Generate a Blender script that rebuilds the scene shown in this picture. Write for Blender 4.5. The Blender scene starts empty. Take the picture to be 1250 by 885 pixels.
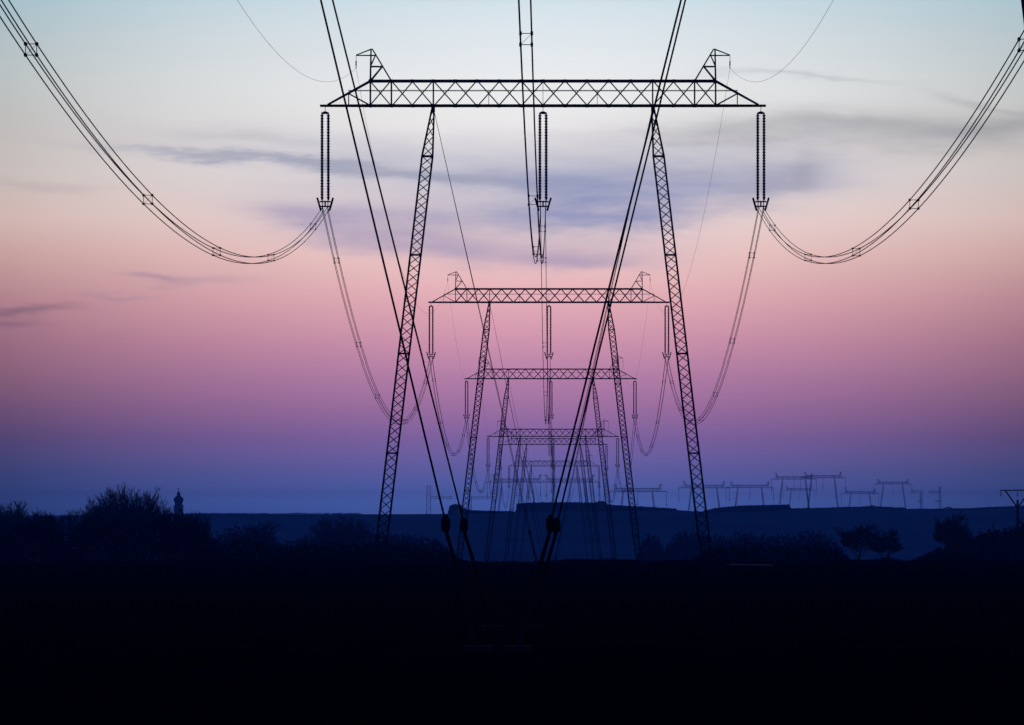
import bpy, math, random
from mathutils import Vector
R = math.radians
C = bpy.context.scene.collection
SC = bpy.context.scene

# ------------------------------------------------------------------ camera
F = 7663.0            # focal length in photo pixels (1250 wide): a 220 mm telephoto
VX, VY = 680.0, 650.0 # where the level view axis meets the photo
EYE = 1.7
cam = bpy.data.cameras.new('camera')
cam.sensor_width = 36.0
cam.lens = F / 1250.0 * 36.0
cam.shift_x = (625.0 - VX) / 1250.0
cam.shift_y = (VY - 442.5) / 1250.0
cam.clip_start = 0.5
cam.clip_end = 30000.0
camo = bpy.data.objects.new('camera', cam)
C.objects.link(camo)
camo.location = (0, 0, EYE)
camo.rotation_euler = (R(90), 0, 0)
SC.camera = camo

# ------------------------------------------------------------------ view
SC.view_settings.view_transform = 'Standard'
SC.view_settings.look = 'None'
SC.view_settings.exposure = 0.0
SC.view_settings.gamma = 1.0
SC.view_settings.use_curve_mapping = False
SC.render.engine = 'CYCLES'
SC.cycles.max_bounces = 4
SC.cycles.volume_bounces = 0
SC.cycles.use_denoising = True

def s2l(c):
    return tuple(((v / 255.0) / 12.92 if v / 255.0 <= 0.04045 else ((v / 255.0 + 0.055) / 1.055) ** 2.4) for v in c)

# ------------------------------------------------------------------ world: dusk sky
SUN_EL, SUN_AZ = R(1.0), R(0.0)        # afterglow straight ahead along the line
HAZE_D = 2.6e-4
HAZE_TOP = 38.5
HAZE_LIGHT = (0.0010, 0.0085, 0.079)   # what the haze itself scatters towards the eye when very thick
HAZE_COL = (0.40, 0.72, 1.0, 1)
DOME = (0.0012, 0.021, 0.160)

w = bpy.data.worlds.new('World')
SC.world = w
w.use_nodes = True
nt = w.node_tree
nt.nodes.clear()
def N(t, **k):
    n = nt.nodes.new(t)
    for a, b in k.items(): setattr(n, a, b)
    return n
def sock(v, s):
    if isinstance(v, (int, float)): s.default_value = v
    else: nt.links.new(v, s)
def M(op, a, b=0.0, c=0.0):
    n = N('ShaderNodeMath', operation=op)
    sock(a, n.inputs[0]); sock(b, n.inputs[1]); sock(c, n.inputs[2])
    return n.outputs[0]
def smooth(v, lo, hi):
    n = N('ShaderNodeMapRange', interpolation_type='SMOOTHSTEP')
    sock(v, n.inputs[0]); n.inputs[1].default_value = lo; n.inputs[2].default_value = hi
    return n.outputs[0]
def mixc(f, a, b):
    n = N('ShaderNodeMix', data_type='RGBA')
    sock(f, n.inputs[0])
    for v, s in ((a, n.inputs[6]), (b, n.inputs[7])):
        if isinstance(v, tuple): s.default_value = (*v[:3], 1)
        else: nt.links.new(v, s)
    return n.outputs[2]
tc = N('ShaderNodeTexCoord')
sep = N('ShaderNodeSeparateXYZ')
nt.links.new(tc.outputs['Generated'], sep.inputs[0])
el = sep.outputs[2]                                   # sine of elevation
az = M('ARCTAN2', sep.outputs[0], sep.outputs[1])     # azimuth from the line's direction

ELMAX = 0.0868
def ramp(stops):
    n = N('ShaderNodeValToRGB')
    nt.links.new(M('DIVIDE', el, ELMAX), n.inputs[0])
    cr = n.color_ramp
    st = []
    for y, c in stops:
        e = max((VY - y) / F, 1e-4)
        T_ = math.exp(-HAZE_D * min((HAZE_TOP - EYE) / e, 5750.0))     # air the line of sight crosses
        st.append((max(0.0, e / ELMAX), tuple(max(0.0, (a - h * (1 - T_)) / T_) * 0.25 for a, h in zip(s2l(c), HAZE_LIGHT))))
    st.sort()
    for i, (p, c) in enumerate(st):
        e = cr.elements[i] if i < 2 else cr.elements.new(min(p, 1.0))
        e.position = min(p, 1.0); e.color = (*c, 1)
    sc_ = N('ShaderNodeVectorMath', operation='SCALE'); nt.links.new(n.outputs[0], sc_.inputs[0]); sc_.inputs['Scale'].default_value = 4.0
    return sc_.outputs[0]
SKY_MID = [(-15, (204,223,232)), (45, (223,231,237)), (100, (234,236,238)), (150, (236,234,235)), (210, (237,229,229)),
           (270, (239,215,213)), (315, (238,199,198)), (365, (228,174,184)), (415, (207,149,174)), (460, (179,126,168)),
           (500, (154,110,161)), (535, (124,97,159)), (575, (90,90,158)), (612, (66,88,161)), (640, (56,81,153))]
SKY_SIDE = [(-15, (160,191,203)), (45, (177,192,198)), (100, (187,193,194)), (150, (191,189,188)), (210, (199,189,186)),
            (270, (208,181,177)), (315, (197,158,157)), (365, (177,131,141)), (415, (154,108,129)), (460, (132,93,120)),
            (500, (106,78,115)), (535, (80,67,113)), (575, (56,63,115)), (612, (42,60,118)), (640, (33,53,108))]
c_mid, c_side = ramp(SKY_MID), ramp(SKY_SIDE)
du = M('ABSOLUTE', M('SUBTRACT', az, -0.004))
m_side = M('MINIMUM', M('POWER', M('DIVIDE', du, 0.084), 1.7), 1.15)
sky = mixc(m_side, c_mid, c_side)
N_mix = nt.nodes[-1]; N_mix.clamp_factor = False

# thin dusk clouds, laid out by direction and broken up by noise
vec = N('ShaderNodeCombineXYZ')
nt.links.new(az, vec.inputs[0]); nt.links.new(el, vec.inputs[1])
def noise(sx, sy, scale, detail, rough=0.55, off=0.0):
    mp = N('ShaderNodeMapping')
    mp.inputs['Scale'].default_value = (sx, sy, 1)
    mp.inputs['Location'].default_value = (off, off * 0.7, off * 0.3)
    nt.links.new(vec.outputs[0], mp.inputs[0])
    n = N('ShaderNodeTexNoise')
    nt.links.new(mp.outputs[0], n.inputs['Vector'])
    n.inputs['Scale'].default_value = scale
    n.inputs['Detail'].default_value = detail
    n.inputs['Roughness'].default_value = rough
    return n.outputs[0]
nA = noise(1.0, 3.5, 28, 6, 0.6, 1.3)
nB = noise(1.0, 6.0, 60, 5, 0.6, 4.1)
nD = noise(1.0, 7.0, 45, 7, 0.65, 9.3)
nC = noise(1.0, 2.0, 14, 4, 0.5, 7.7)
azw = M('ADD', az, M('MULTIPLY', M('SUBTRACT', nC, 0.5), 0.020))
elw = M('ADD', el, M('ADD', M('MULTIPLY', M('SUBTRACT', nA, 0.5), 0.0075), M('MULTIPLY', M('SUBTRACT', nB, 0.5), 0.0035)))
def wisp(x, y, hx, hy, slope=0.0, amt=1.0, rag=0.5):
    """A soft cloud streak centred on a direction; slope tilts it (rise per run)."""
    a = M('SUBTRACT', azw, (x - VX) / F)
    e = M('SUBTRACT', M('SUBTRACT', elw, (VY - y) / F), M('MULTIPLY', a, slope))
    q = M('ADD', M('POWER', M('ABSOLUTE', M('DIVIDE', a, hx / F)), 2.0), M('POWER', M('ABSOLUTE', M('DIVIDE', e, hy / F)), 2.0))
    g = M('EXPONENT', M('MULTIPLY', q, -1.0))
    tex = M('ADD', 1.0 - rag, M('MULTIPLY', smooth(M('ADD', M('MULTIPLY', nA, 0.6), M('MULTIPLY', nD, 0.4)), 0.36, 0.64), rag))
    return M('MULTIPLY', M('MULTIPLY', g, tex), amt)
def clouds(base, col, ws):
    t = None
    for k in ws:
        v = wisp(*k)
        t = v if t is None else M('ADD', t, v)
    return mixc(M('MULTIPLY', M('SUBTRACT', 1.0, M('EXPONENT', M('MULTIPLY', t, -1.25))), 1.02), base, s2l(col))
sky = clouds(sky, (196,196,212), [(720,205,260,36,-0.02,0.75,0.5), (560,238,220,34,-0.05,0.6,0.5), (860,205,180,32,0.03,0.6,0.6), (420,186,220,20,-0.06,0.55,0.6), (600,290,220,22,-0.05,0.18,0.7)])
sky = clouds(sky, (143,154,200), [(732,254,105,29,0.06,1.15,0.7), (800,244,150,28,0.10,0.6,0.7), (885,240,115,20,0.19,0.42,0.55),
                                  (655,222,140,16,-0.05,0.65,0.5), (590,260,140,20,-0.05,0.5,0.55), (700,240,240,46,0.0,0.18,0.7)])
sky = clouds(sky, (170,168,190), [(960,226,75,20,0.32,0.55,0.5), (990,208,50,16,0.4,0.2,0.7), (905,205,110,18,0.1,0.3,0.7)])
sky = clouds(sky, (170,160,198), [(455,280,120,20,-0.16,0.72,0.35), (565,303,150,14,-0.08,0.62,0.45), (695,317,95,13,0.06,0.68,0.45),
                                  (385,266,60,11,-0.05,0.6,0.5), (520,268,90,9,-0.1,0.45,0.5)])
sky = clouds(sky, (162,165,190), [(270,196,130,4.6,-0.06,0.75,0.25), (400,206,150,6.5,-0.09,0.85,0.3), (540,216,130,8,-0.06,0.65,0.45)])
sky = clouds(sky, (158,159,165), [(1120,163,160,19,-0.05,0.85,0.35), (930,160,120,16,0.0,0.55,0.5), (1240,160,75,15,0.22,0.75,0.4), (1215,130,60,6,-0.2,0.4,0.4),
                                  (960,95,110,4,0.0,0.34,0.5), (840,168,150,10,0.0,0.30,0.8), (1000,208,18,22,0.6,0.3,0.7), (60,226,70,5,0.0,0.22,0.6), (310,172,90,9,-0.1,0.22,0.7)])
sky = clouds(sky, (122,92,122), [(34,379,58,5.5,0.03,0.66,0.3), (14,396,44,6,0.0,0.5,0.4)])
sky = clouds(sky, (172,146,170), [(196,341,36,5,-0.02,0.7,0.3), (150,360,46,4.5,0.0,0.5,0.4), (275,342,60,6,0.0,0.3,0.6)])
# very faint large-scale streaking
sky_v = N('ShaderNodeHueSaturation')
nt.links.new(sky, sky_v.inputs['Color'])
nt.links.new(M('ADD', 0.975, M('MULTIPLY', nA, 0.05)), sky_v.inputs['Value'])
sky = sky_v.outputs[0]

# the rest of the dome: deep blue dusk (Nishita twilight added faintly)
nish = N('ShaderNodeTexSky', sky_type='NISHITA')
nish.sun_disc = False
nish.sun_elevation = SUN_EL
nish.sun_rotation = SUN_AZ
dome = N('ShaderNodeMix', data_type='RGBA', blend_type='ADD')
dome.inputs[0].default_value = 0.006
dome.inputs[6].default_value = (*DOME, 1)
nt.links.new(nish.outputs[0], dome.inputs[7])
glow = M('MULTIPLY', M('SUBTRACT', 1.0, smooth(du, 0.09, 0.28)), M('SUBTRACT', 1.0, smooth(el, 0.088, 0.15)))
allsky = mixc(glow, dome.outputs[2], sky)
below = smooth(el, -0.03, 0.0)
allsky = mixc(below, (0.001, 0.004, 0.02), allsky)
bg = N('ShaderNodeBackground')
nt.links.new(allsky, bg.inputs[0]); bg.inputs[1].default_value = 1.0
wo = N('ShaderNodeOutputWorld')
nt.links.new(bg.outputs[0], wo.inputs[0])

# the last of the sun behind the ridge: almost nothing
sl = bpy.data.lights.new('sun', 'SUN')
sl.energy = 0.02; sl.angle = R(0.5); sl.color = (1.0, 0.72, 0.6)
so = bpy.data.objects.new('sun', sl); C.objects.link(so)
so.rotation_euler = (-(math.pi / 2 - SUN_EL), 0, 0)
so.location = (0, 300, 200)

# ------------------------------------------------------------------ materials
def mat(name, col, rough=0.7, metallic=0.0, var=0.35, scale=3.0, bump=0.0, spec=0.3):
    m = bpy.data.materials.new(name); m.use_nodes = True
    t = m.node_tree; b = t.nodes['Principled BSDF']
    tcn = t.nodes.new('ShaderNodeTexCoord')
    n = t.nodes.new('ShaderNodeTexNoise'); n.inputs['Scale'].default_value = scale; n.inputs['Detail'].default_value = 6
    t.links.new(tcn.outputs['Object'], n.inputs['Vector'])
    r = t.nodes.new('ShaderNodeValToRGB')
    r.color_ramp.elements[0].position = 0.3; r.color_ramp.elements[1].position = 0.7
    r.color_ramp.elements[0].color = (*[c * (1 - var) for c in col], 1)
    r.color_ramp.elements[1].color = (*[c * (1 + var) for c in col], 1)
    t.links.new(n.outputs[0], r.inputs[0]); t.links.new(r.outputs[0], b.inputs['Base Color'])
    b.inputs['Roughness'].default_value = rough; b.inputs['Metallic'].default_value = metallic
    b.inputs['Specular IOR Level'].default_value = spec
    if bump:
        bp = t.nodes.new('ShaderNodeBump'); bp.inputs['Strength'].default_value = bump
        t.links.new(n.outputs[0], bp.inputs['Height']); t.links.new(bp.outputs[0], b.inputs['Normal'])
    return m
STEEL = mat('weathered_steel', (0.018, 0.0172, 0.0168), 0.8, 0.0, 0.3, 2.0, spec=0.1)
WIRE = mat('stranded_wire', (0.016, 0.016, 0.016), 0.8, 0.0, 0.2, 8.0, spec=0.15)
GLAZE = mat('brown_insulator_glaze', (0.02, 0.013, 0.011), 0.6, 0.0, 0.2, 5.0)
CONC = mat('concrete', (0.02, 0.02, 0.019), 0.9, 0, 0.3, 4.0, 0.3)
BARK = mat('bark', (0.035, 0.03, 0.026), 0.95, 0, 0.4, 4.0, spec=0.1)
TWIG = mat('twigs', (0.03, 0.026, 0.024), 0.95, 0, 0.3, 4.0, spec=0.1)
SCRUB = mat('scrub', (0.010, 0.0105, 0.009), 0.95, 0, 0.5, 0.6, spec=0.0)
WOOD = mat('wood_pole', (0.05, 0.042, 0.035), 0.9, 0, 0.3, 3.0)
STONE = mat('plaster', (0.3, 0.29, 0.27), 0.9, 0, 0.2, 1.0)
ROOF = mat('copper_roof', (0.16, 0.2, 0.18), 0.8, 0, 0.3, 1.0)
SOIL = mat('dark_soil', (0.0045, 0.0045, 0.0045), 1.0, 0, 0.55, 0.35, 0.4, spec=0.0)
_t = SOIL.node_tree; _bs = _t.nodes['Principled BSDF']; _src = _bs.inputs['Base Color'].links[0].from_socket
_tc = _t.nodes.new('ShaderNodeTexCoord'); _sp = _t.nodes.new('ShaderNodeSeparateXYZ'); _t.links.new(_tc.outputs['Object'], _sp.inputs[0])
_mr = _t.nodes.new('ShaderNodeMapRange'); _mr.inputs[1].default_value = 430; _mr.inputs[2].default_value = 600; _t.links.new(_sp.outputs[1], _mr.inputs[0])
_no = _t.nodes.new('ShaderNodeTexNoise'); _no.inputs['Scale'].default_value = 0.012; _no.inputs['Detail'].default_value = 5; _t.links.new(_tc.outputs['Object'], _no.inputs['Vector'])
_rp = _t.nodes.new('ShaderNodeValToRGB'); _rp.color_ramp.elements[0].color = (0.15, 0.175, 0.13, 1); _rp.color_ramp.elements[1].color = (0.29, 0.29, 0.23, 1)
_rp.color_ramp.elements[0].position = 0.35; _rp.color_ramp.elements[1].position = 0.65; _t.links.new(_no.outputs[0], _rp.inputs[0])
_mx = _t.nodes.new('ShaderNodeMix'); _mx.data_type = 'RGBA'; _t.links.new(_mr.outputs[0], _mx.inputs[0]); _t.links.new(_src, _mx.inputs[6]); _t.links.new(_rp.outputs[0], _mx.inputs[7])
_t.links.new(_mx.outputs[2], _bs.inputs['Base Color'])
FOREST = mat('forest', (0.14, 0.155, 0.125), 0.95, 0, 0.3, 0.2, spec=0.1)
WATER = bpy.data.materials.new('water'); WATER.use_nodes = True
_b = WATER.node_tree.nodes['Principled BSDF']
_b.inputs['Base Color'].default_value = (0.01, 0.015, 0.02, 1); _b.inputs['Roughness'].default_value = 0.03
_n = WATER.node_tree.nodes.new('ShaderNodeTexNoise'); _n.inputs['Scale'].default_value = 6
_p = WATER.node_tree.nodes.new('ShaderNodeBump'); _p.inputs['Strength'].default_value = 0.01
_df = WATER.node_tree.nodes.new('ShaderNodeBsdfDiffuse'); _df.inputs[0].default_value = (0.01, 0.01, 0.01, 1)
_ms = WATER.node_tree.nodes.new('ShaderNodeMixShader'); _n2 = WATER.node_tree.nodes.new('ShaderNodeTexNoise'); _n2.inputs['Scale'].default_value = 1.3
_m2 = WATER.node_tree.nodes.new('ShaderNodeMapRange'); _m2.inputs[1].default_value = 0.35; _m2.inputs[2].default_value = 0.6; _m2.inputs[3].default_value = 0.45; _m2.inputs[4].default_value = 0.95
_tw = WATER.node_tree.nodes.new('ShaderNodeTexCoord'); WATER.node_tree.links.new(_tw.outputs['Object'], _n2.inputs['Vector'])
WATER.node_tree.links.new(_n2.outputs[0], _m2.inputs[0]); WATER.node_tree.links.new(_m2.outputs[0], _ms.inputs[0])
WATER.node_tree.links.new(_b.outputs[0], _ms.inputs[1]); WATER.node_tree.links.new(_df.outputs[0], _ms.inputs[2])
WATER.node_tree.links.new(_ms.outputs[0], WATER.node_tree.nodes['Material Output'].inputs[0])
WATER.node_tree.links.new(_n.outputs[0], _p.inputs['Height']); WATER.node_tree.links.new(_p.outputs[0], _b.inputs['Normal'])

# ------------------------------------------------------------------ helpers
class MB:
    """Collects bars, tubes, rings and boxes into one mesh."""
    def __init__(s): s.v = []; s.f = []
    def bar(s, p, q, w, h=None):
        p, q = Vector(p), Vector(q); d = (q - p)
        if d.length < 1e-6: return
        d.normalize(); up = Vector((0, 1, 0)) if abs(d.y) < 0.9 else Vector((0, 0, 1))
        a = d.cross(up).normalized() * w / 2; b = d.cross(a).normalized() * (h or w) / 2
        i = len(s.v)
        for c in (p, q): s.v += [c + a + b, c - a + b, c - a - b, c + a - b]
        s.f += [(i, i+1, i+2, i+3), (i+7, i+6, i+5, i+4)] + [(i+k, i+4+k, i+4+(k+1) % 4, i+(k+1) % 4) for k in range(4)]
    def tube(s, pts, r, n=6, closed=False):
        pts = [Vector(p) for p in pts]; rr = r if isinstance(r, (list, tuple)) else [r] * len(pts)
        i0 = len(s.v); L = len(pts)
        for k, p in enumerate(pts):
            if closed: d = pts[(k+1) % L] - pts[k-1]
            else: d = pts[min(k+1, L-1)] - pts[max(k-1, 0)]
            d.normalize(); up = Vector((1, 0, 0)) if abs(d.x) < 0.8 else Vector((0, 0, 1))
            a = d.cross(up).normalized(); b = d.cross(a).normalized()
            for j in range(n):
                t = 2 * math.pi * j / n
                s.v.append(p + (a * math.cos(t) + b * math.sin(t)) * rr[k])
        for k in range(L if closed else L - 1):
            A = i0 + k * n; B = i0 + ((k+1) % L) * n
            for j in range(n): s.f.append((A+j, A+(j+1) % n, B+(j+1) % n, B+j))
        if not closed:
            s.f.append(tuple(i0 + j for j in range(n))[::-1]); s.f.append(tuple(i0 + (L-1)*n + j for j in range(n)))
    def lathe(s, prof, cx=0, cy=0, n=10):
        i0 = len(s.v); L = len(prof)
        for r, z in prof:
            for j in range(n):
                t = 2 * math.pi * j / n; s.v.append(Vector((cx + r * math.cos(t), cy + r * math.sin(t), z)))
        for k in range(L - 1):
            A = i0 + k * n; B = A + n
            for j in range(n): s.f.append((A+j, A+(j+1) % n, B+(j+1) % n, B+j))
        s.f.append(tuple(i0 + j for j in range(n))[::-1]); s.f.append(tuple(i0 + (L-1)*n + j for j in range(n)))
    def box(s, c, sx, sy, sz, taper=1.0):
        x, y, z = c; i = len(s.v)
        for k, zz in ((1.0, z - sz/2), (taper, z + sz/2)):
            s.v += [Vector((x-sx/2*k, y-sy/2*k, zz)), Vector((x+sx/2*k, y-sy/2*k, zz)), Vector((x+sx/2*k, y+sy/2*k, zz)), Vector((x-sx/2*k, y+sy/2*k, zz))]
        s.f += [(i+3, i+2, i+1, i), (i+4, i+5, i+6, i+7)] + [(i+k, i+(k+1) % 4, i+4+(k+1) % 4, i+4+k) for k in range(4)]
    def tri(s, a, b, c):
        i = len(s.v); s.v += [a, b, c]; s.f.append((i, i+1, i+2))
    def mesh(s, name, m):
        me = bpy.data.meshes.new(name); me.from_pydata([tuple(v) for v in s.v], [], s.f); me.materials.append(m); me.update()
        return me
    def build(s, name, m, parent=None): return link(name, s.mesh(name, m), parent)
def link(name, me, parent=None):
    o = bpy.data.objects.new(name, me); C.objects.link(o)
    if parent: o.parent = parent
    return o
def tag(o, label=None, cat=None, group=None, kind=None):
    if label: o['label'] = label
    if cat: o['category'] = cat
    if group: o['group'] = group
    if kind: o['kind'] = kind
    return o
def empty(name, loc, label, cat, group=None):
    o = link(name, None); o.location = loc; o.empty_display_size = 0.5
    return tag(o, label, cat, group)
def at(px, py, d): return Vector(((px - VX) / F * d, d, EYE + (VY - py) / F * d))

def interp(x, xs, ys):
    if x <= xs[0]: return ys[0]
    for i in range(1, len(xs)):
        if x <= xs[i]:
            t = (x - xs[i-1]) / (xs[i] - xs[i-1]); return ys[i-1] + (ys[i] - ys[i-1]) * t
    return ys[-1]

# ------------------------------------------------------------------ terrain
CREST = 2400.0
RX = [-1500,-500,0,30,60,150,250,330,430,540,600,632,700,740,780,820,850,866,900,964,1000,1060,1104,1150,1180,1200,1250,1700,2700]
RY = [622,626,629,631,630,628,627,627,626.5,626.5,625.5,624,622,622,621,621.5,623.5,624,623,621,620,619.5,621,622,621.5,620,618,616,622]
def hash2(a, b):
    v = math.sin(a * 12.9898 + b * 78.233) * 43758.5453; return v - math.floor(v)
def crest_z(x): return (VY - interp(x / CREST * F + VX, RX, RY)) / F * CREST
def ground(x, d):
    """Height of the land relative to the eye."""
    c = crest_z(x)
    ds = [-200, 375, 400, 460, 704, 988, 1284, 1564, 1846, 2000, 2150, 2300, 2400, 2500, 2800, 3500, 4500, 7000]
    zs = [-1.7, -1.7, -1.85, -2.7, -4.2, -5.6, -7.9, -8.1, -7.9, -6.4, -1.5, c - 2.6, c, c - 1.5, 0.5, 3.0, 5.0, 5.0]
    z = interp(d, ds, zs)
    if d > 352: z += (0.07 * math.sin(x * 0.31 + 0.4) + 0.06 * math.sin(x * 0.83) + 0.04 * math.sin(x * 1.9 + d * 0.1)) * min(1, (d - 352) / 20) * (1 if d < 500 else 0)
    if d > 410: z += 0.25 * (math.sin(x * 0.021 + d * 0.013) + math.sin(x * 0.047 - d * 0.02)) * min(1, (d - 410) / 300) * (0.4 if d > 2200 else 1)
    return z
def gz(x, d): return EYE + ground(x, d)
ds_ = []
d = -150.0
while d < 5700:
    ds_.append(d)
    d += 15 if d < 330 else 6 if d < 480 else 24 if d < 2200 else 16 if d < 2520 else 120
xs_ = [-2200, -1700, -1300, -1000, -800, -600, -480] + [-400 + 8 * i for i in range(43)] + [-60 + 0.75 * i for i in range(161)] + [64 + 8 * i for i in range(43)] + [480, 600, 800, 1000, 1300, 1700, 2200]
v = [(x, d, gz(x, d)) for d in ds_ for x in xs_]
nx = len(xs_)
f = [(j*nx+i, j*nx+i+1, (j+1)*nx+i+1, (j+1)*nx+i) for j in range(len(ds_)-1) for i in range(nx-1)]
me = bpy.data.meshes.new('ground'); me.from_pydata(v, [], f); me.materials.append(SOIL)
me.polygons.foreach_set('use_smooth', [True] * len(f))
tag(link('ground', me), kind='structure')

# wet strip beside the foot of the first tower
m = MB(); i = len(m.v)
pts = []
for k in range(24):
    t = 2 * math.pi * k / 24
    px = 914 + 30 * math.cos(t) * (1 + 0.12 * math.sin(3*t)); dd = 336 - 5 * math.cos(t) + 6 * math.sin(t) * (1 + 0.2 * math.sin(2*t + 1))
    pts.append(((px - VX) / F * dd, dd, 0.006))
m.v = [Vector(p) for p in pts]; m.f = [tuple(range(24))]
tag(m.build('water', WATER), kind='structure')

# ------------------------------------------------------------------ portal tower (one kind, many copies)
HALF, POST, POST2, LEGX, ARMH, HW = 13.55, 10.5, 9.22, 6.67, 1.5, 0.5
SPLAY = 0.1188
def crossarm_mesh(ch=0.118, dg=0.072):
    m = MB()
    for y in (-HW, HW):
        m.bar((-POST, y, ARMH), (POST, y, ARMH), ch); m.bar((-POST, y, 0), (POST, y, 0), ch)
        for s in (-1, 1):
            m.bar((s*POST, y, ARMH), (s*13.1, 0.25*y/HW, 0.06), 0.085); m.bar((s*POST, y, 0), (s*HALF, 0.2*y/HW, 0), ch)
            m.bar((s*11.82, y*0.75, 0.74), (s*11.82, y*0.75, 0), 0.04); m.bar((s*11.82, y*0.75, 0.74), (s*POST, y, 0.02), 0.045)
            for px in (POST, POST2, LEGX): m.bar((s*px, y, 0), (s*px, y, ARMH), 0.075)
        m.bar((-11.85, y*0.6, 0.92), (11.85, y*0.6, 0.92), 0.032)          # inspection rail
        for x in (-3.3, 0.0, 3.3): m.bar((x, y*0.6, 0.0), (x, y*0.6, 0.93 if x else ARMH), 0.028)
    nodes = [-POST, -POST2, -(POST2+LEGX)/2] + [-LEGX + 2*LEGX*k/10 for k in range(11)] + [(POST2+LEGX)/2, POST2, POST]
    for k in range(len(nodes)-1):
        a, b = nodes[k], nodes[k+1]; up = k % 2
        for y, u in ((-HW, up), (HW, 1-up)):
            m.bar((a, y, ARMH if u else 0), (b, y, 0 if u else ARMH), dg)
        for z, u in ((0, up), (ARMH, 1-up)):
            m.bar((a, HW if u else -HW, z), (b, -HW if u else HW, z), 0.045)
        m.bar((a, -HW, 0), (a, HW, 0), 0.04); m.bar((a, -HW, ARMH), (a, HW, ARMH), 0.04)
        for y in (-HW, HW):                                                   # gusset plates
            m.box((a, y, ARMH), 0.2, 0.03, 0.15); m.box((a, y, 0), 0.2, 0.03, 0.15)
    for s in (-1, 1):
        m.bar((s*13.0, 0, 0), (s*HALF, 0, 0), 0.13, 0.35); m.bar((s*LEGX, -HW, -0.05), (s*LEGX, HW, -0.05), 0.16)
    return m.mesh('crossarm', STEEL)
def peak_mesh(s, k=1.25):
    m = MB(); ap = 3.45; bar0 = m.bar; m.bar = lambda p, q, w: bar0(p, q, w * k)
    for y in (-1, 1):
        yb, yt = y*HW, y*0.12
        m.bar((s*POST, yb, ARMH), (s*10.46, yt, ap), 0.065); m.bar((s*POST2, yb, ARMH), (s*10.38, yt, ap), 0.06)
        m.bar((s*9.78, yb*0.62, 2.38), (s*POST, yb*0.62, 2.38), 0.045)
        m.bar((s*9.78, yb*0.62, 2.38), (s*POST, yb, ARMH), 0.05); m.bar((s*POST, yb*0.62, 2.38), (s*10.2, yt, 3.05), 0.045)
        m.bar((s*11.37, 0, 3.06), (s*10.15, yt, 3.06), 0.05); m.bar((s*11.37, 0, 3.08), (s*10.42, yt, ap), 0.05)
    return m.mesh('earth_wire_peak', STEEL)
def bracket_mesh(s):
    m = MB(); x = s*11.37
    m.bar((x, 0, 3.06), (x, 0, 2.72), 0.03); m.bar((x, 0, 2.72), (x, 0, 2.42), 0.075); m.bar((x, -0.12, 2.33), (x, 0.12, 2.33), 0.06); m.bar((x, 0, 2.45), (x, 0, 2.3), 0.03)
    return m.mesh('suspension_clamp', STEEL)
def leg_mesh(s, H, ch=0.11, dg=0.058):
    """Lattice mast pinned at the crossarm, splayed outward, pinned again on its footing."""
    m = MB(); full = 0.65
    foot = max(H - 26.2, 1.2)
    def sect(t):                     # t: metres down from the crossarm
        wd = full
        if t < 3.07: wd = 0.10 + (full - 0.10) * t / 3.07
        if t > H - foot: wd = full - (full - 0.34) * (t - (H - foot)) / foot
        return Vector((s * (LEGX + SPLAY * t), 0, H - t)), wd
    knots = [0.12, 3.07] + [3.07 + 6.0 * k for k in range(1, 9) if 3.07 + 6.0 * k < H - foot - 1.5] + [H - foot, H - 0.25]
    corners = ((-1, -1), (1, -1), (1, 1), (-1, 1))
    def P(t, c):
        o, wd = sect(t); return o + Vector((c[0] * wd / 2, c[1] * wd / 2, 0))
    for a, b in zip(knots, knots[1:]):
        for c in corners: m.bar(P(a, c), P(b, c), ch)
        n = max(2, round((b - a) / 0.55)); 
        for k in range(n):
            t0, t1 = a + (b - a) * k / n, a + (b - a) * (k + 1) / n
            for q in range(4):
                c0, c1 = corners[q], corners[(q + 1) % 4]
                if k % 2: c0, c1 = c1, c0
                m.bar(P(t0, c0), P(t1, c1), dg)
        if b < H - 0.5:
            for q in range(4): m.bar(P(b, corners[q]), P(b, corners[(q + 1) % 4]), 0.09)
    o, wd = sect(0.0); m.bar(o + Vector((0, 0, -0.35)), o, 0.2)
    o, wd = sect(H - 0.25); m.box((o.x, 0, 0.24), 0.5, 0.5, 0.1)
    return m.mesh('leg', STEEL)
def guy_points(sx, sy, H, by=9.0, bz=1.9, sag=0.06):
    bx = 0.71 if (sx > 0 and sy < 0) else 0.80
    A = Vector((sx * LEGX, 0.0, H - 0.1)); B = Vector((sx * bx, sy * by, bz))
    n = 24; pts = []
    for k in range(n + 1):
        t = k / n; p = A.lerp(B, t); p.z -= 4 * sag * t * (1 - t); pts.append(p)
    dirn = (B - A); g = B + dirn * (B.z / -dirn.z)
    return pts, B, g
def guy_mesh(sx, sy, H):
    m = MB(); pts, B, g = guy_points(sx, sy, H); m.tube(pts, 0.0158, 5); return m.mesh('guy_wire', WIRE)
def tension_mesh(sx, sy, H):
    m = MB(); pts, B, g = guy_points(sx, sy, H); u = (g - B).normalized()
    m.box((B.x, B.y, B.z - 0.02), 0.13, 0.13, 0.16); m.box((B.x, B.y, B.z + 0.088), 0.09, 0.09, 0.05, 0.6)
    m.box((B.x, B.y, B.z - 0.115), 0.1, 0.1, 0.04)
    return m.mesh('tensioner', STEEL)
def rod_mesh(sx, sy, H):
    m = MB(); pts, B, g = guy_points(sx, sy, H); u = (g - B)
    for dx in (-0.012, 0.012): m.tube([B + Vector((dx, 0, -0.1)), B + u * 0.35 + Vector((dx, 0, 0)), B + u * 0.96], [0.014, 0.022, 0.03], 5)
    m.tube([B + u * 0.40, B + u * 0.62], 0.034, 6)
    m.box((g.x, g.y, 0.02), 0.5, 0.5, 0.24, 0.8)
    return m.mesh('anchor_rod', STEEL)
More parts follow.
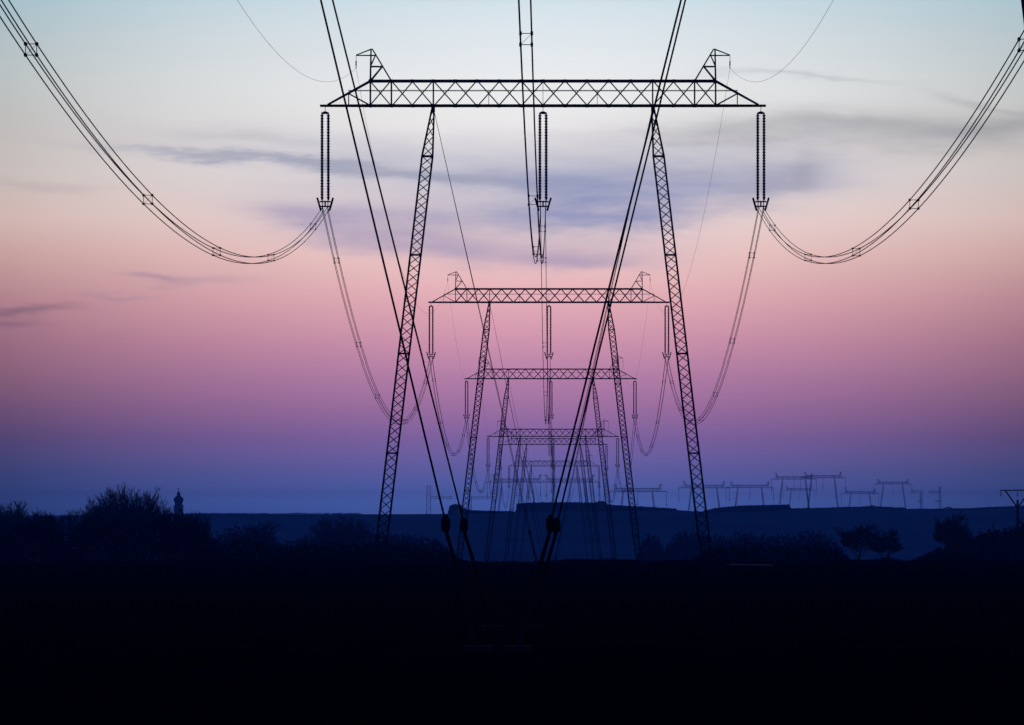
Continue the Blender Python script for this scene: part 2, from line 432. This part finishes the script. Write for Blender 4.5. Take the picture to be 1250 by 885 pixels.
def footing_mesh(s, H):
    m = MB(); m.box((s * (LEGX + SPLAY * (H - 0.2)), 0, 0.04), 1.1, 1.1, 0.3, 0.75); return m.mesh('footing', CONC)
FARARM = crossarm_mesh(0.22, 0.14); FARPEAK = {s: peak_mesh(s, 2.4) for s in (-1, 1)}
MIDARM = crossarm_mesh(0.165, 0.11)
ARM = crossarm_mesh(); PEAK = {s: peak_mesh(s) for s in (-1, 1)}; BRK = {s: bracket_mesh(s) for s in (-1, 1)}
LEG = {}
def tower(cx, y_arm, scale, label, group='guyed portal towers of the near line', guys=True):
    """A portal tower whose crossarm is seen at (cx, y_arm) from the road, `scale` photo pixels per metre away."""
    d = F / scale; X = (cx - VX) / scale; zarm = EYE + (VY - y_arm) / scale
    base = gz(X, d) - 0.05; H = round(zarm - base, 2)
    t = empty('transmission_tower', (X, d, zarm - H), label, 'power tower', group)
    a = link('crossarm', (ARM if scale > 15 else MIDARM) if guys else FARARM, t); a.location.z = H
    for s in (-1, 1):
        if (s, H) not in LEG: LEG[s, H] = ((leg_mesh(s, H, 0.10, 0.054) if scale > 15 else leg_mesh(s, H, 0.135, 0.072)) if guys else leg_mesh(s, H, 0.17, 0.09), footing_mesh(s, H))
        link('leg', LEG[s, H][0], t); link('footing', LEG[s, H][1], t)
        p = link('earth_wire_peak', (PEAK if guys else FARPEAK)[s], t); p.location.z = H
        link('suspension_clamp', BRK[s], p)
        if guys:
            for sy in (-1, 1):
                g = link('guy_wire', guy_mesh(s, sy, H), t)
                link('tensioner', tension_mesh(s, sy, H), g); link('anchor_rod', rod_mesh(s, sy, H), g)
    return dict(X=X, d=d, z=zarm, H=H)
TW = [
 (618.0, -1222.0, 77.1, 'nearest guyed lattice tower, mostly above the frame, its guy wires crossing the whole sky'),
 (662.85, 129.7, 20.07, 'largest complete lattice portal tower, its legs reaching the dark ground at either side'),
 (670.1, 369.6, 10.86, 'second complete portal tower, smaller, standing framed between the legs of the largest'),
 (672.3, 461.6, 7.757, 'third portal tower down the line, its crossarm below the hanging insulators of the second'),
 (674.9, 532.2, 5.968, 'fourth portal tower down the line, crossarm just above another one of almost the same height'),
 (675.5, 542.1, 4.90, 'fifth portal tower down the line, crossarm right below that of the fourth'),
 (676.3, 568.3, 4.15, 'sixth and farthest portal tower of the near line, above the wooded ridge'),
]
T = [tower(*k) for k in TW]

# ------------------------------------------------------------------ insulator sets
INS_L = 6.3
def string_mesh():
    m = MB(); prof = [(0.03, -0.50)]
    n = 30
    for k in range(n):
        z = -0.56 - k * 0.172
        prof += [(0.068, z), (0.117, z - 0.038), (0.119, z - 0.054), (0.072, z - 0.07), (0.066, z - 0.15)]
    prof += [(0.03, -5.76)]
    m.lathe(prof, n=9); return m.mesh('insulator_string', GLAZE)
def yoke_top_mesh():
    m = MB(); m.bar((0, 0, -0.05), (0, 0, -0.36), 0.035); m.bar((0, 0, -0.34), (0, 0, -0.42), 0.16, 0.05)
    m.bar((-0.24, 0, -0.46), (0.24, 0, -0.46), 0.10, 0.06)
    for s in (-1, 1): m.bar((s*0.06, 0, -0.37), (s*0.2, 0, -0.45), 0.07, 0.05); m.bar((s*0.19, 0, -0.46), (s*0.19, 0, -0.55), 0.05)
    return m.mesh('top_yoke', STEEL)
def yoke_low_mesh():
    m = MB()
    for z in (-5.83, -6.12): m.bar((-0.33, 0, z), (0.33, 0, z), 0.085, 0.05)
    m.bar((0, 0, -5.78), (0, 0, -6.17), 0.09, 0.05)
    for s in (-1, 1):
        m.bar((s*0.17, 0, -5.70), (s*0.17, 0, -6.32), 0.05); m.bar((s*0.16, -0.14, -6.15), (s*0.16, 0.14, -6.15), 0.06, 0.07); m.bar((s*0.16, -0.14, -6.45), (s*0.16, 0.14, -6.45), 0.06, 0.07)
        m.bar((s*0.16, 0, -6.3), (s*0.16, 0, -6.45), 0.04)
    return m.mesh('bottom_yoke', STEEL)
def ring_mesh(s):
    m = MB(); pts = []
    for k in range(20):
        t = 2 * math.pi * k / 20
        y = 0.24 * max(-1, min(1, 1.3 * math.cos(t))); z = 0.36 * math.sin(t)
        pts.append((s * (0.37 + 0.105 * z / 0.36), y, -5.99 + z))
    m.tube(pts, 0.06, 6, True); m.bar((s*0.30, 0, -5.85), (s*0.40, 0.2, -5.85), 0.04); m.bar((s*0.28, 0, -6.1), (s*0.36, -0.2, -6.1), 0.04)
    return m.mesh('corona_ring', STEEL)
I_STR, I_TOP, I_LOW, I_RING = string_mesh(), yoke_top_mesh(), yoke_low_mesh(), {s: ring_mesh(s) for s in (-1, 1)}
PH = [(-13.25, 'left'), (0.0, 'middle'), (13.25, 'right')]
ORD = ['nearest', 'largest complete', 'second complete', 'third', 'fourth', 'fifth', 'sixth']
WHERE = {-13.25: 'left end', 0.0: 'middle', 13.25: 'right end'}
for i, t in enumerate(T):
    if i == 0: continue                    # outside the frame, high above the camera
    for x, nm in PH:
        e = empty('insulator_set', (t['X'] + x, t['d'], t['z']), 'twin insulator strings hanging at the %s of the crossarm of the %s tower' % (WHERE[x], ORD[i]), 'insulator', 'suspension insulator sets of the near line')
        for s in (-1, 1):
            q = link('insulator_string', I_STR, e); q.location.x = s * 0.19
            link('corona_ring', I_RING[s], e)
        link('top_yoke', I_TOP, e); link('bottom_yoke', I_LOW, e)

# ------------------------------------------------------------------ conductors and earth wires
BS = 0.15
def span_pts(A, B, S, n):
    out = []
    for k in range(n + 1):
        t = k / n; p = A.lerp(B, t); p.z -= 4 * S * t * (1 - t); out.append(p)
    return out
def spacer_mesh():
    m = MB()
    cs = [(-BS, -BS), (BS, -BS), (BS, BS), (-BS, BS)]
    for a, b in zip(cs, cs[1:] + cs[:1]):
        m.bar((a[0], 0, a[1]), (b[0], 0, b[1]), 0.02)
    m.bar((-BS, 0.03, -BS), (BS, 0.03, BS), 0.010)
    for c in cs:
        m.bar((c[0], -0.15, c[1]), (c[0], 0.15, c[1]), 0.07)
    return m.mesh('spacer', STEEL)
SPACER = spacer_mesh()
SAG = [7.45, 9.8, 8.0, 8.0, 7.6, 7.6]
SAGE = [7.1, 8.3, 7.0, 7.0, 6.6, 6.6]
for i in range(len(T) - 1):
    a, b = T[i], T[i+1]
    n = 72 if i == 0 else 48
    if i == 0: txt = 'falling to the largest complete tower'
    else: txt = 'sagging between the %s and %s towers' % (ORD[i], ORD[i+1])
    for x, nm in PH:
        A = Vector((a['X'] + x, a['d'], a['z'] - INS_L)); B = Vector((b['X'] + x, b['d'], b['z'] - INS_L))
        e = empty('conductor_bundle', A, '%s bundle of conductor wires with spacers %s' % ({'left': 'left-hand', 'middle': 'middle', 'right': 'right-hand'}[nm], txt), 'power line', 'conductor bundles of the near line')
        pts = span_pts(Vector((0, 0, 0)), B - A, SAG[i], n)
        for dx in (-BS, BS):
            for dz in (-BS, BS):
                m = MB(); m.tube([p + Vector((dx, 0, dz)) for p in pts], 0.0185, 5); m.build('conductor', WIRE, e)
        L = b['d'] - a['d']
        stops = [68, 118, 160, 210, 262] if i == 0 else [18 + 46 * k for k in range(12) if 18 + 46 * k < L - 10]
        for k, sd in enumerate(stops):
            tt = sd / L + (hash2(i, k + x) - 0.5) * 0.012; p = Vector((0, 0, 0)).lerp(B - A, tt); p.z -= 4 * SAG[i] * tt * (1 - tt)
            sl_ = ((B - A).z - 4 * SAG[i] * (1 - 2 * tt)) / L
            q = link('spacer', SPACER, e); q.location = p; q.rotation_euler = (math.atan(sl_), 0, 0)
    for s, nm in ((-1, 'left'), (1, 'right')):
        A = Vector((a['X'] + s*11.37, a['d'], a['z'] + 2.3)); B = Vector((b['X'] + s*11.37, b['d'], b['z'] + 2.3))
        m = MB(); m.tube(span_pts(Vector((0, 0, 0)), B - A, SAGE[i], n), 0.008 if i else 0.0075, 5)
        o = m.build('earth_wire', WIRE); o.location = A
        tag(o, 'thin %s-hand earth wire %s' % (nm, txt.replace('falling', 'looping down')), 'wire', 'earth wires of the near line')

# ------------------------------------------------------------------ far lines on the ridge
FAR = [
 (631.0, 588.0, 2.72, 'faint far portal tower just left of the centre of the line, low over the ridge'),
 (695.5, 588.0, 2.72, 'faint far portal tower behind the right-hand guy wires, low over the ridge'),
 (778.4, 599.5, 2.66, 'faint portal tower seen beside the right leg of the second complete tower'),
 (859.5, 595.0, 2.33, 'faint portal tower crossed by the right leg of the largest complete tower'),
 (915.2, 594.8, 2.18, 'faint portal tower standing above the wooded block of the ridge'),
 (969.3, 584.3, 2.08, 'faint tall portal tower, left one of the highest pair on the ridge'),
 (1004.6, 582.8, 2.08, 'faint tall portal tower, right one of the highest pair on the ridge'),
 (975.5, 597.8, 1.45, 'tiny portal tower seen lower behind the highest pair on the ridge'),
 (1050.0, 601.8, 1.70, 'tiny low portal tower just right of the highest pair on the ridge'),
 (1090.0, 590.3, 1.75, 'faint portal tower farthest right on the ridge'),
]
def far_ins_mesh():
    m = MB(); m.tube([(0, 0, 0), (0, 0, -6.2)], 0.09, 5); m.box((0, 0, -6.0), 0.5, 0.4, 0.5); m.tube([(0, 0, -6.3), (0.1, 1.5, -7.6), (0.2, 4.0, -8.6)], 0.05, 4)
    return m.mesh('insulator_set', GLAZE)
FI = far_ins_mesh()
for k in FAR:
    t = tower(*k, group='far portal towers along the ridge', guys=False)
    for x, nm in PH:
        o = link('insulator_set', FI); o.location = (t['X'] + x, t['d'], t['z'])
        tag(o, 'insulators at the %s of the crossarm of the %s' % (WHERE[x], k[3]), 'insulator', 'insulators of the far portal towers')
        words = o['label'].split()
        if len(words) > 16: o['label'] = ' '.join(words[:16])

# lattice masts with side arms at the right end of the ridge, gantry at the left
def mast(px, ytop, ybase, d, wpx, arms, label):
    s = F / d; X = (px - VX) / s; zb = gz(X, d); zt = EYE + (VY - ytop) / s
    e = empty('lattice_mast', (X, d, zb), label, 'lattice mast', 'lattice masts on the ridge')
    h = zt - zb; m = MB(); wd = wpx / s
    cs = ((-1, -1), (1, -1), (1, 1), (-1, 1))
    def P(c, z):
        q = wd * (1.25 - 0.5 * z / h) / 2; return Vector((c[0]*q, c[1]*q, z))
    n = max(6, int(h / 1.6))
    for c in cs: m.bar(P(c, 0), P(c, h), 0.16)
    for k in range(n):
        z0, z1 = h*k/n, h*(k+1)/n
        for q in range(4):
            a, b = cs[q], cs[(q+1) % 4]
            if (k + q // 2) % 2: a, b = b, a
            m.bar(P(a, z0), P(b, z1), 0.09)
    m.build('mast_body', STEEL, e)
    for (x0, x1, y) in arms:
        m = MB(); za = EYE + (VY - y) / s - zb
        for dz in (0, 0.9): 
            for dy in (-0.4, 0.4): m.bar(((x0-px)/s, dy, za+dz), ((x1-px)/s, dy, za+dz), 0.13)
        nn = max(2, int(abs(x1-x0)/s/1.2))
        for k in range(nn):
            xa, xb = (x0-px)/s + (x1-x0)/s*k/nn, (x0-px)/s + (x1-x0)/s*(k+1)/nn
            for dy in (-0.4, 0.4): m.bar((xa, dy, 0.9*(k % 2)+za), (xb, dy, 0.9*(1-k % 2)+za), 0.08)
        m.build('side_arm', STEEL, e)
mast(523.2, 591.5, 627, 2700, 5.0, [(525.5, 552, 608.0)], 'faint lattice mast with a long arm, left of the near line')
mast(574.5, 604, 627, 2700, 2.2, [(575, 599, 608.3)], 'faint short lattice mast with a beam, beside the second tower\'s left leg')
mast(1124.4, 600, 622, 3300, 2.4, [(1111.5, 1126.5, 600.5), (1119.5, 1127, 612)], 'small lattice mast with two side arms near the right end of the ridge')
mast(1147.4, 593, 622, 3300, 2.4, [(1134, 1148, 601), (1141, 1150, 612)], 'small lattice mast farthest right on the ridge, above a bare tree')

# ------------------------------------------------------------------ distribution pole at the right edge
dP = 697.0; sP = F / dP; XP = (1242.2 - VX) / sP; zP = gz(XP, dP)
e = empty('utility_pole', (XP, dP, zP), 'dark utility pole with a triangular head at the right edge', 'utility pole')
hz = lambda y: EYE + (VY - y) / sP - zP
m = MB(); m.tube([(0, 0, -0.1), (0, 0, hz(640)), (0, 0, hz(609.3))], [0.19, 0.16, 0.13], 10); m.build('pole', WOOD, e)
m = MB(); m.bar((-1.92, 0, hz(597.8)), (1.92, 0, hz(597.8)), 0.12, 0.12); m.build('crossarm', STEEL, e)
for s in (-1, 1):
    m = MB(); m.bar((s*1.36, 0, hz(598.2)), (s*0.12, 0, hz(617.5)), 0.15, 0.1); m.build('brace', STEEL, e)
for x in (-1.88, 0.0, 1.88):
    m = MB(); L0 = hz(598.5)
    m.lathe([(0.02, L0), (0.02, L0-0.1)] + [q for k in range(4) for q in ((0.03, L0-0.12-k*0.12), (0.07, L0-0.17-k*0.12), (0.03, L0-0.2-k*0.12))] + [(0.02, L0-0.66)], x, 0, 8)
    m.build('insulator', GLAZE, e)

# ------------------------------------------------------------------ church tower behind the trees
dC = 2100.0; sC = F / dC; XC = (218.0 - VX) / sC; zC = gz(XC, dC)
e = empty('church', (XC, dC, zC), 'church tower with onion dome and spire above the left trees', 'church')
hz = lambda y: EYE + (VY - y) / sC - zC
m = MB(); zt = hz(617.0); m.box((0, 0, zt/2), 3.0, 3.0, zt); m.box((0, 0, zt + 0.1), 3.3, 3.3, 0.25); m.build('tower', STONE, e)
m = MB()
m.lathe([(1.25, zt+0.2), (1.2, hz(615)), (1.35, hz(613)), (1.62, hz(610.5)), (1.62, hz(608.5)), (1.3, hz(606.5)), (0.75, hz(605)), (0.5, hz(604)), (0.55, hz(603)), (0.62, hz(602.3)), (0.4, hz(601)), (0.16, hz(599)), (0.05, hz(597))], n=12)
o = m.build('onion_dome', ROOF, e)
m = MB(); m.bar((0, 0, hz(597.5)), (0, 0, hz(594.5)), 0.16); m.bar((-0.35, 0, hz(596)), (0.35, 0, hz(596)), 0.14); m.build('cross', STEEL, o)
m = MB(); m.box((-8.5, 0, 2.0), 14, 8, 4); m.build('nave', STONE, e)
m = MB(); i = 0
m.v = [Vector(p) for p in ((-16, -4.4, 3.9), (-1.2, -4.4, 3.9), (-1.2, 4.4, 3.9), (-16, 4.4, 3.9), (-16, 0, 7.0), (-1.2, 0, 7.0))]
m.f = [(0, 1, 5, 4), (2, 3, 4, 5), (1, 2, 5), (3, 0, 4), (3, 2, 1, 0)]
m.build('roof', ROOF, e)

# ------------------------------------------------------------------ bare trees
def tree_meshes(seed, h, spread, up, levels=5, stems=1, trunk_frac=0.28, tmin=0.009, thick=0.013):
    rnd = random.Random(seed); tr, cr = MB(), MB()
    def grow(p, d, L, r, lev):
        n = 3 if lev < 3 else 2; pts = [p.copy()]; q = p.copy(); dd = d.copy()
        for k in range(n):
            dd = (dd + Vector((rnd.uniform(-1, 1), rnd.uniform(-1, 1), rnd.uniform(-0.5, 1) * up)) * 0.16 + Vector((0, 0, 0.05 * up))).normalized()
            q = q + dd * L / n; pts.append(q.copy())
        rs = [r * (1 - 0.45 * k / n) for k in range(n + 1)]
        (tr if lev <= 1 else cr).tube(pts, rs, 6 if lev == 0 else 4 if lev < 3 else 3)
        if lev >= levels: return
        kids = rnd.randint(3, 5) if lev else rnd.randint(5, 6)
        for c in range(kids):
            t = rnd.uniform(0.35, 1.0) if lev else rnd.uniform(0.55, 1.0)
            if c == 0: t = 1.0
            j = min(int(t * n), n - 1); base = pts[j].lerp(pts[j+1], t * n - j)
            az_ = rnd.uniform(0, 2 * math.pi); ang = rnd.uniform(0.25, 0.75) * spread * (0.35 if c == 0 else 1)
            side = Vector((math.cos(az_), math.sin(az_), 0)); nd = (dd * math.cos(ang) + side * math.sin(ang)).normalized()
            grow(base, nd, L * rnd.uniform(0.55, 0.8), max(rs[-1] * rnd.uniform(0.42, 0.62), tmin), lev + 1)
    for s in range(stems):
        lean = Vector((rnd.uniform(-0.12, 0.12) * (1 + stems * 0.4), rnd.uniform(-0.12, 0.12), 1)).normalized()
        grow(Vector((rnd.uniform(-0.3, 0.3) * (stems - 1), 0, -0.2)), lean, h * trunk_frac * rnd.uniform(0.9, 1.1), h * thick / (stems ** 0.4), 0)
    zmax = max(max(v.z for v in cr.v), 0.1); k = h / zmax
    for b in (tr, cr): b.v = [v * k for v in b.v]
    return tr.mesh('trunk', BARK), cr.mesh('crown', TWIG), h
KIND = {
 'upright': [tree_meshes(s, 9.0, 0.85, 1.1, 5, 1, 0.25, 0.011) for s in (11, 23, 37)],
 'multi':   [tree_meshes(s, 7.0, 1.05, 0.9, 5, 2, 0.20, 0.011) for s in (5, 8)],
 'broad':   [tree_meshes(s, 6.0, 1.3, 0.55, 6, 1, 0.28, 0.016, 0.02) for s in (3, 19)],
}
def tree(px, ytop, d, kind, var, label, group, wide=1.0):
    X = (px - VX) / F * d; zb = gz(X, d); h = EYE + (VY - ytop) / F * d - zb
    a, b, h0 = KIND[kind][var % len(KIND[kind])]; k = h / h0
    e = empty('bare_tree', (X, d, zb), label, 'tree', group); e.scale = (k * wide, k * wide, k)
    e.rotation_euler.z = hash2(px, ytop) * 6.28
    link('trunk', a, e); link('crown', b, e)
G = 'bare trees of the clump on the left'
for px, yt, d, kd, v_, wd, lb in [
  (100, 619, 740, 'multi', 0, 0.9, 'low bare tree at the left end of the left clump'),
  (111, 612, 760, 'multi', 1, 1.0, 'bushy bare tree, second from the left end of the left clump'),
  (127, 600, 735, 'upright', 0, 0.8, 'dark upright bare tree left of the tallest trees in the left clump'),
  (138, 590, 780, 'upright', 1, 1.3, 'tall bare tree with open twigs, left of the tallest of the clump'),
  (148, 588, 760, 'upright', 2, 1.2, 'tall bare tree directly left of the tallest of the left clump'),
  (156, 585, 750, 'upright', 0, 1.2, 'tallest bare tree of the left clump'),
  (167, 591, 790, 'upright', 1, 1.2, 'bare tree just right of the tallest of the left clump'),
  (176, 592, 745, 'upright', 2, 1.3, 'rounded tall bare tree at the right shoulder of the left clump'),
  (187, 599, 770, 'upright', 0, 1.1, 'lower bare tree sloping down towards the church tower'),
  (199, 606, 740, 'upright', 1, 0.8, 'narrow bare tree just left of the church tower'),
  (208, 618, 735, 'multi', 1, 0.75, 'bushy bare tree in front of the church tower'),
  (227, 621, 730, 'multi', 1, 0.75, 'low bushy bare tree right of the church tower'),
  (240, 625, 760, 'multi', 1, 0.75, 'lowest bare tree at the right end of the left clump'),
]: tree(px, yt, d, kd, v_, lb, G, wd)
G2 = 'single bare trees along the fields'
for px, yt, d, kd, v_, wd, lb in [
  (4, 607, 720, 'multi', 1, 1.0, 'bare tree cut by the left edge of the picture'),
  (20, 619, 730, 'multi', 0, 1.0, 'small bare tree second from the left edge'),
  (49, 622, 700, 'multi', 1, 1.0, 'small dark bare tree left of the gap before the left clump'),
  (62, 618, 740, 'broad', 0, 0.8, 'leaning bare tree top beside the gap before the left clump'),
  (305, 632, 850, 'multi', 0, 1.1, 'hazy bare tree right of the left clump in the low thicket'),
  (408, 626, 1150, 'multi', 1, 1.1, 'hazy rounded bare tree reaching the ridge line left of the near tower leg'),
  (424, 631, 1150, 'multi', 0, 1.0, 'hazy lower bare tree beside the near tower leg'),
  (1046, 635, 640, 'broad', 0, 1.15, 'spreading bare tree, left one of the pair in the right field'),
  (1081, 642, 640, 'broad', 1, 1.45, 'spreading bare tree, right one of the pair in the right field'),
  (1157, 622, 620, 'broad', 0, 0.78, 'tall bare tree reaching the ridge line at the right'),
  (1180, 640, 640, 'multi', 1, 1.0, 'lower bare tree just right of the tall right-hand tree'),
]: tree(px, yt, d, kd, v_, lb, G2, wd)

# ------------------------------------------------------------------ thickets and woods (read as one mass)
def mass(name, prof, d, depth, count, size, label, seed, soft=0.25):
    rnd = random.Random(seed); m = MB(); xs = [p[0] for p in prof]; ys = [p[1] for p in prof]
    for k in range(count):
        px = rnd.uniform(xs[0], xs[-1]); dd = d + rnd.uniform(-depth, depth)
        X = (px - VX) / F * d * (dd / d); zb = gz(X, dd)
        bump = 1.0 - soft * (0.5 + 0.5 * math.sin(px * 0.61 + 3 * math.sin(px * 0.23))) * rnd.random()
        top = (EYE + (VY - interp(px, xs, ys)) / F * dd - zb) * bump
        if top < 0.1: continue
        top *= 1 + 0.09 * min(2.0, max(0.0, rnd.gauss(0, 1))) * (name == 'thicket'); z = zb + top * (1 - rnd.random() ** (1.6 if name == 'wood' else 0.8) * 1.02)
        c = Vector((X, dd, z)); s = size * rnd.uniform(0.5, 1.4)
        a, b = (Vector((rnd.gauss(0, 1), rnd.gauss(0, 1), rnd.gauss(0.2, 1))).normalized() * s for _ in range(2))
        m.tri(c - a * 0.6, c + b, c + a * 0.6 - b * 0.3)
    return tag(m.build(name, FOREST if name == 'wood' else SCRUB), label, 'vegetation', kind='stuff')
mass('thicket', [(-60,636),(0,640),(25,640),(36,634),(50,632),(62,637),(74,652),(84,652),(94,644),(106,634),(125,630),(160,634),(200,630),(225,630),(240,638),(256,650),(268,668),(275,690)], 500, 12, 26000, 0.2, 'dark thicket under the left clump of bare trees', 1)
mass('thicket', [(240,655),(262,652),(285,645),(303,640),(322,643),(335,657),(352,662),(385,653),(405,648),(430,646),(470,652),(515,654),(540,662),(560,684)], 1080, 24, 20000, 0.4, 'low dark thicket between the left clump and the guy wires', 2)
mass('thicket', [(776,684),(784,664),(792,652),(803,655),(812,672),(818,660),(835,650),(850,652),(868,655),(882,654),(900,651),(950,655),(985,648),(1005,652),(1022,662),(1038,684)], 1150, 24, 20000, 0.42, 'low dark thicket behind the right foot of the largest tower', 3)
mass('thicket', [(1100,690),(1125,680),(1140,672),(1165,666),(1185,656),(1205,648),(1250,642),(1330,640)], 560, 12, 18000, 0.24, 'dark thicket at the right edge around the utility pole', 4)
mass('thicket', [(230,672),(262,664),(300,656),(350,668),(400,661),(450,664),(495,662),(530,668),(556,676),(572,688)], 470, 8, 14000, 0.16, 'dark scrub along the brow of the field left of the guy wires', 12)
mass('thicket', [(842,688),(862,668),(900,663),(960,666),(1000,662),(1025,672),(1040,684),(1100,684)], 470, 8, 10000, 0.16, 'dark scrub along the brow of the field right of the largest tower', 13)
mass('thicket', [(1035,688),(1045,682),(1060,684),(1080,680),(1110,685)], 640, 8, 2500, 0.22, 'low scrub below the pair of spreading trees', 8)
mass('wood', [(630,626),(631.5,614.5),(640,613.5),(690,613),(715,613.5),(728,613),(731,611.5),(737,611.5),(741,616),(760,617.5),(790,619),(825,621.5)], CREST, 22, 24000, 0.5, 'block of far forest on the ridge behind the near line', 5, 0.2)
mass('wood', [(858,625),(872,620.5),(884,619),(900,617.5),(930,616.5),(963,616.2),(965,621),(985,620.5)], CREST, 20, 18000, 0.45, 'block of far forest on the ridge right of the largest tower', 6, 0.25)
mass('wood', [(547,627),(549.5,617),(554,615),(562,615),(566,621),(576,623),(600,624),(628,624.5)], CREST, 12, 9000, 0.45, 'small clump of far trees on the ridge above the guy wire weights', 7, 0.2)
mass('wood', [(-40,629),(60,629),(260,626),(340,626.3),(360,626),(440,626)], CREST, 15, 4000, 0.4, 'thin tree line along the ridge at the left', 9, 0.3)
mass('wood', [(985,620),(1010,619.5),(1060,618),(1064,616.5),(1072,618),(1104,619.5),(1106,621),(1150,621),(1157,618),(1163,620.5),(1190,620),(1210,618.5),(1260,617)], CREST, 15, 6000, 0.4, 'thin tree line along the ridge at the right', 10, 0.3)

# rough grass along the brow of the field and around the guy anchors
rnd = random.Random(77); m = MB()
for k in range(7000):
    dd = rnd.uniform(352, 396); X = rnd.uniform(-0.105, 0.09) * dd
    if abs((X / dd * F + VX) - 912) < 40 and dd < 350: continue
    zb = gz(X, dd) - 0.02; h = rnd.uniform(0.04, 0.13) * (2.6 if rnd.random() < 0.03 else 1); lx = rnd.uniform(-0.12, 0.12)
    m.tri(Vector((X - 0.05, dd, zb)), Vector((X + 0.05, dd, zb)), Vector((X + lx, dd, zb + h)))
tag(m.build('grass', SCRUB), 'rough dark grass along the brow of the field', 'grass', kind='stuff')

# ------------------------------------------------------------------ haze
hm = bpy.data.materials.new('haze'); hm.use_nodes = True
t = hm.node_tree; t.nodes.clear()
pv = t.nodes.new('ShaderNodeVolumePrincipled'); pv.inputs['Color'].default_value = HAZE_COL; pv.inputs['Density'].default_value = HAZE_D
ou = t.nodes.new('ShaderNodeOutputMaterial'); t.links.new(pv.outputs[0], ou.inputs['Volume'])
m = MB(); zlo, zhi = -9.0, HAZE_TOP
m.box((0, 2800, (zlo + zhi) / 2), 4600, 5900, zhi - zlo)
tag(m.build('haze', hm), 'thin bluish evening haze over the fields', 'haze', kind='stuff')
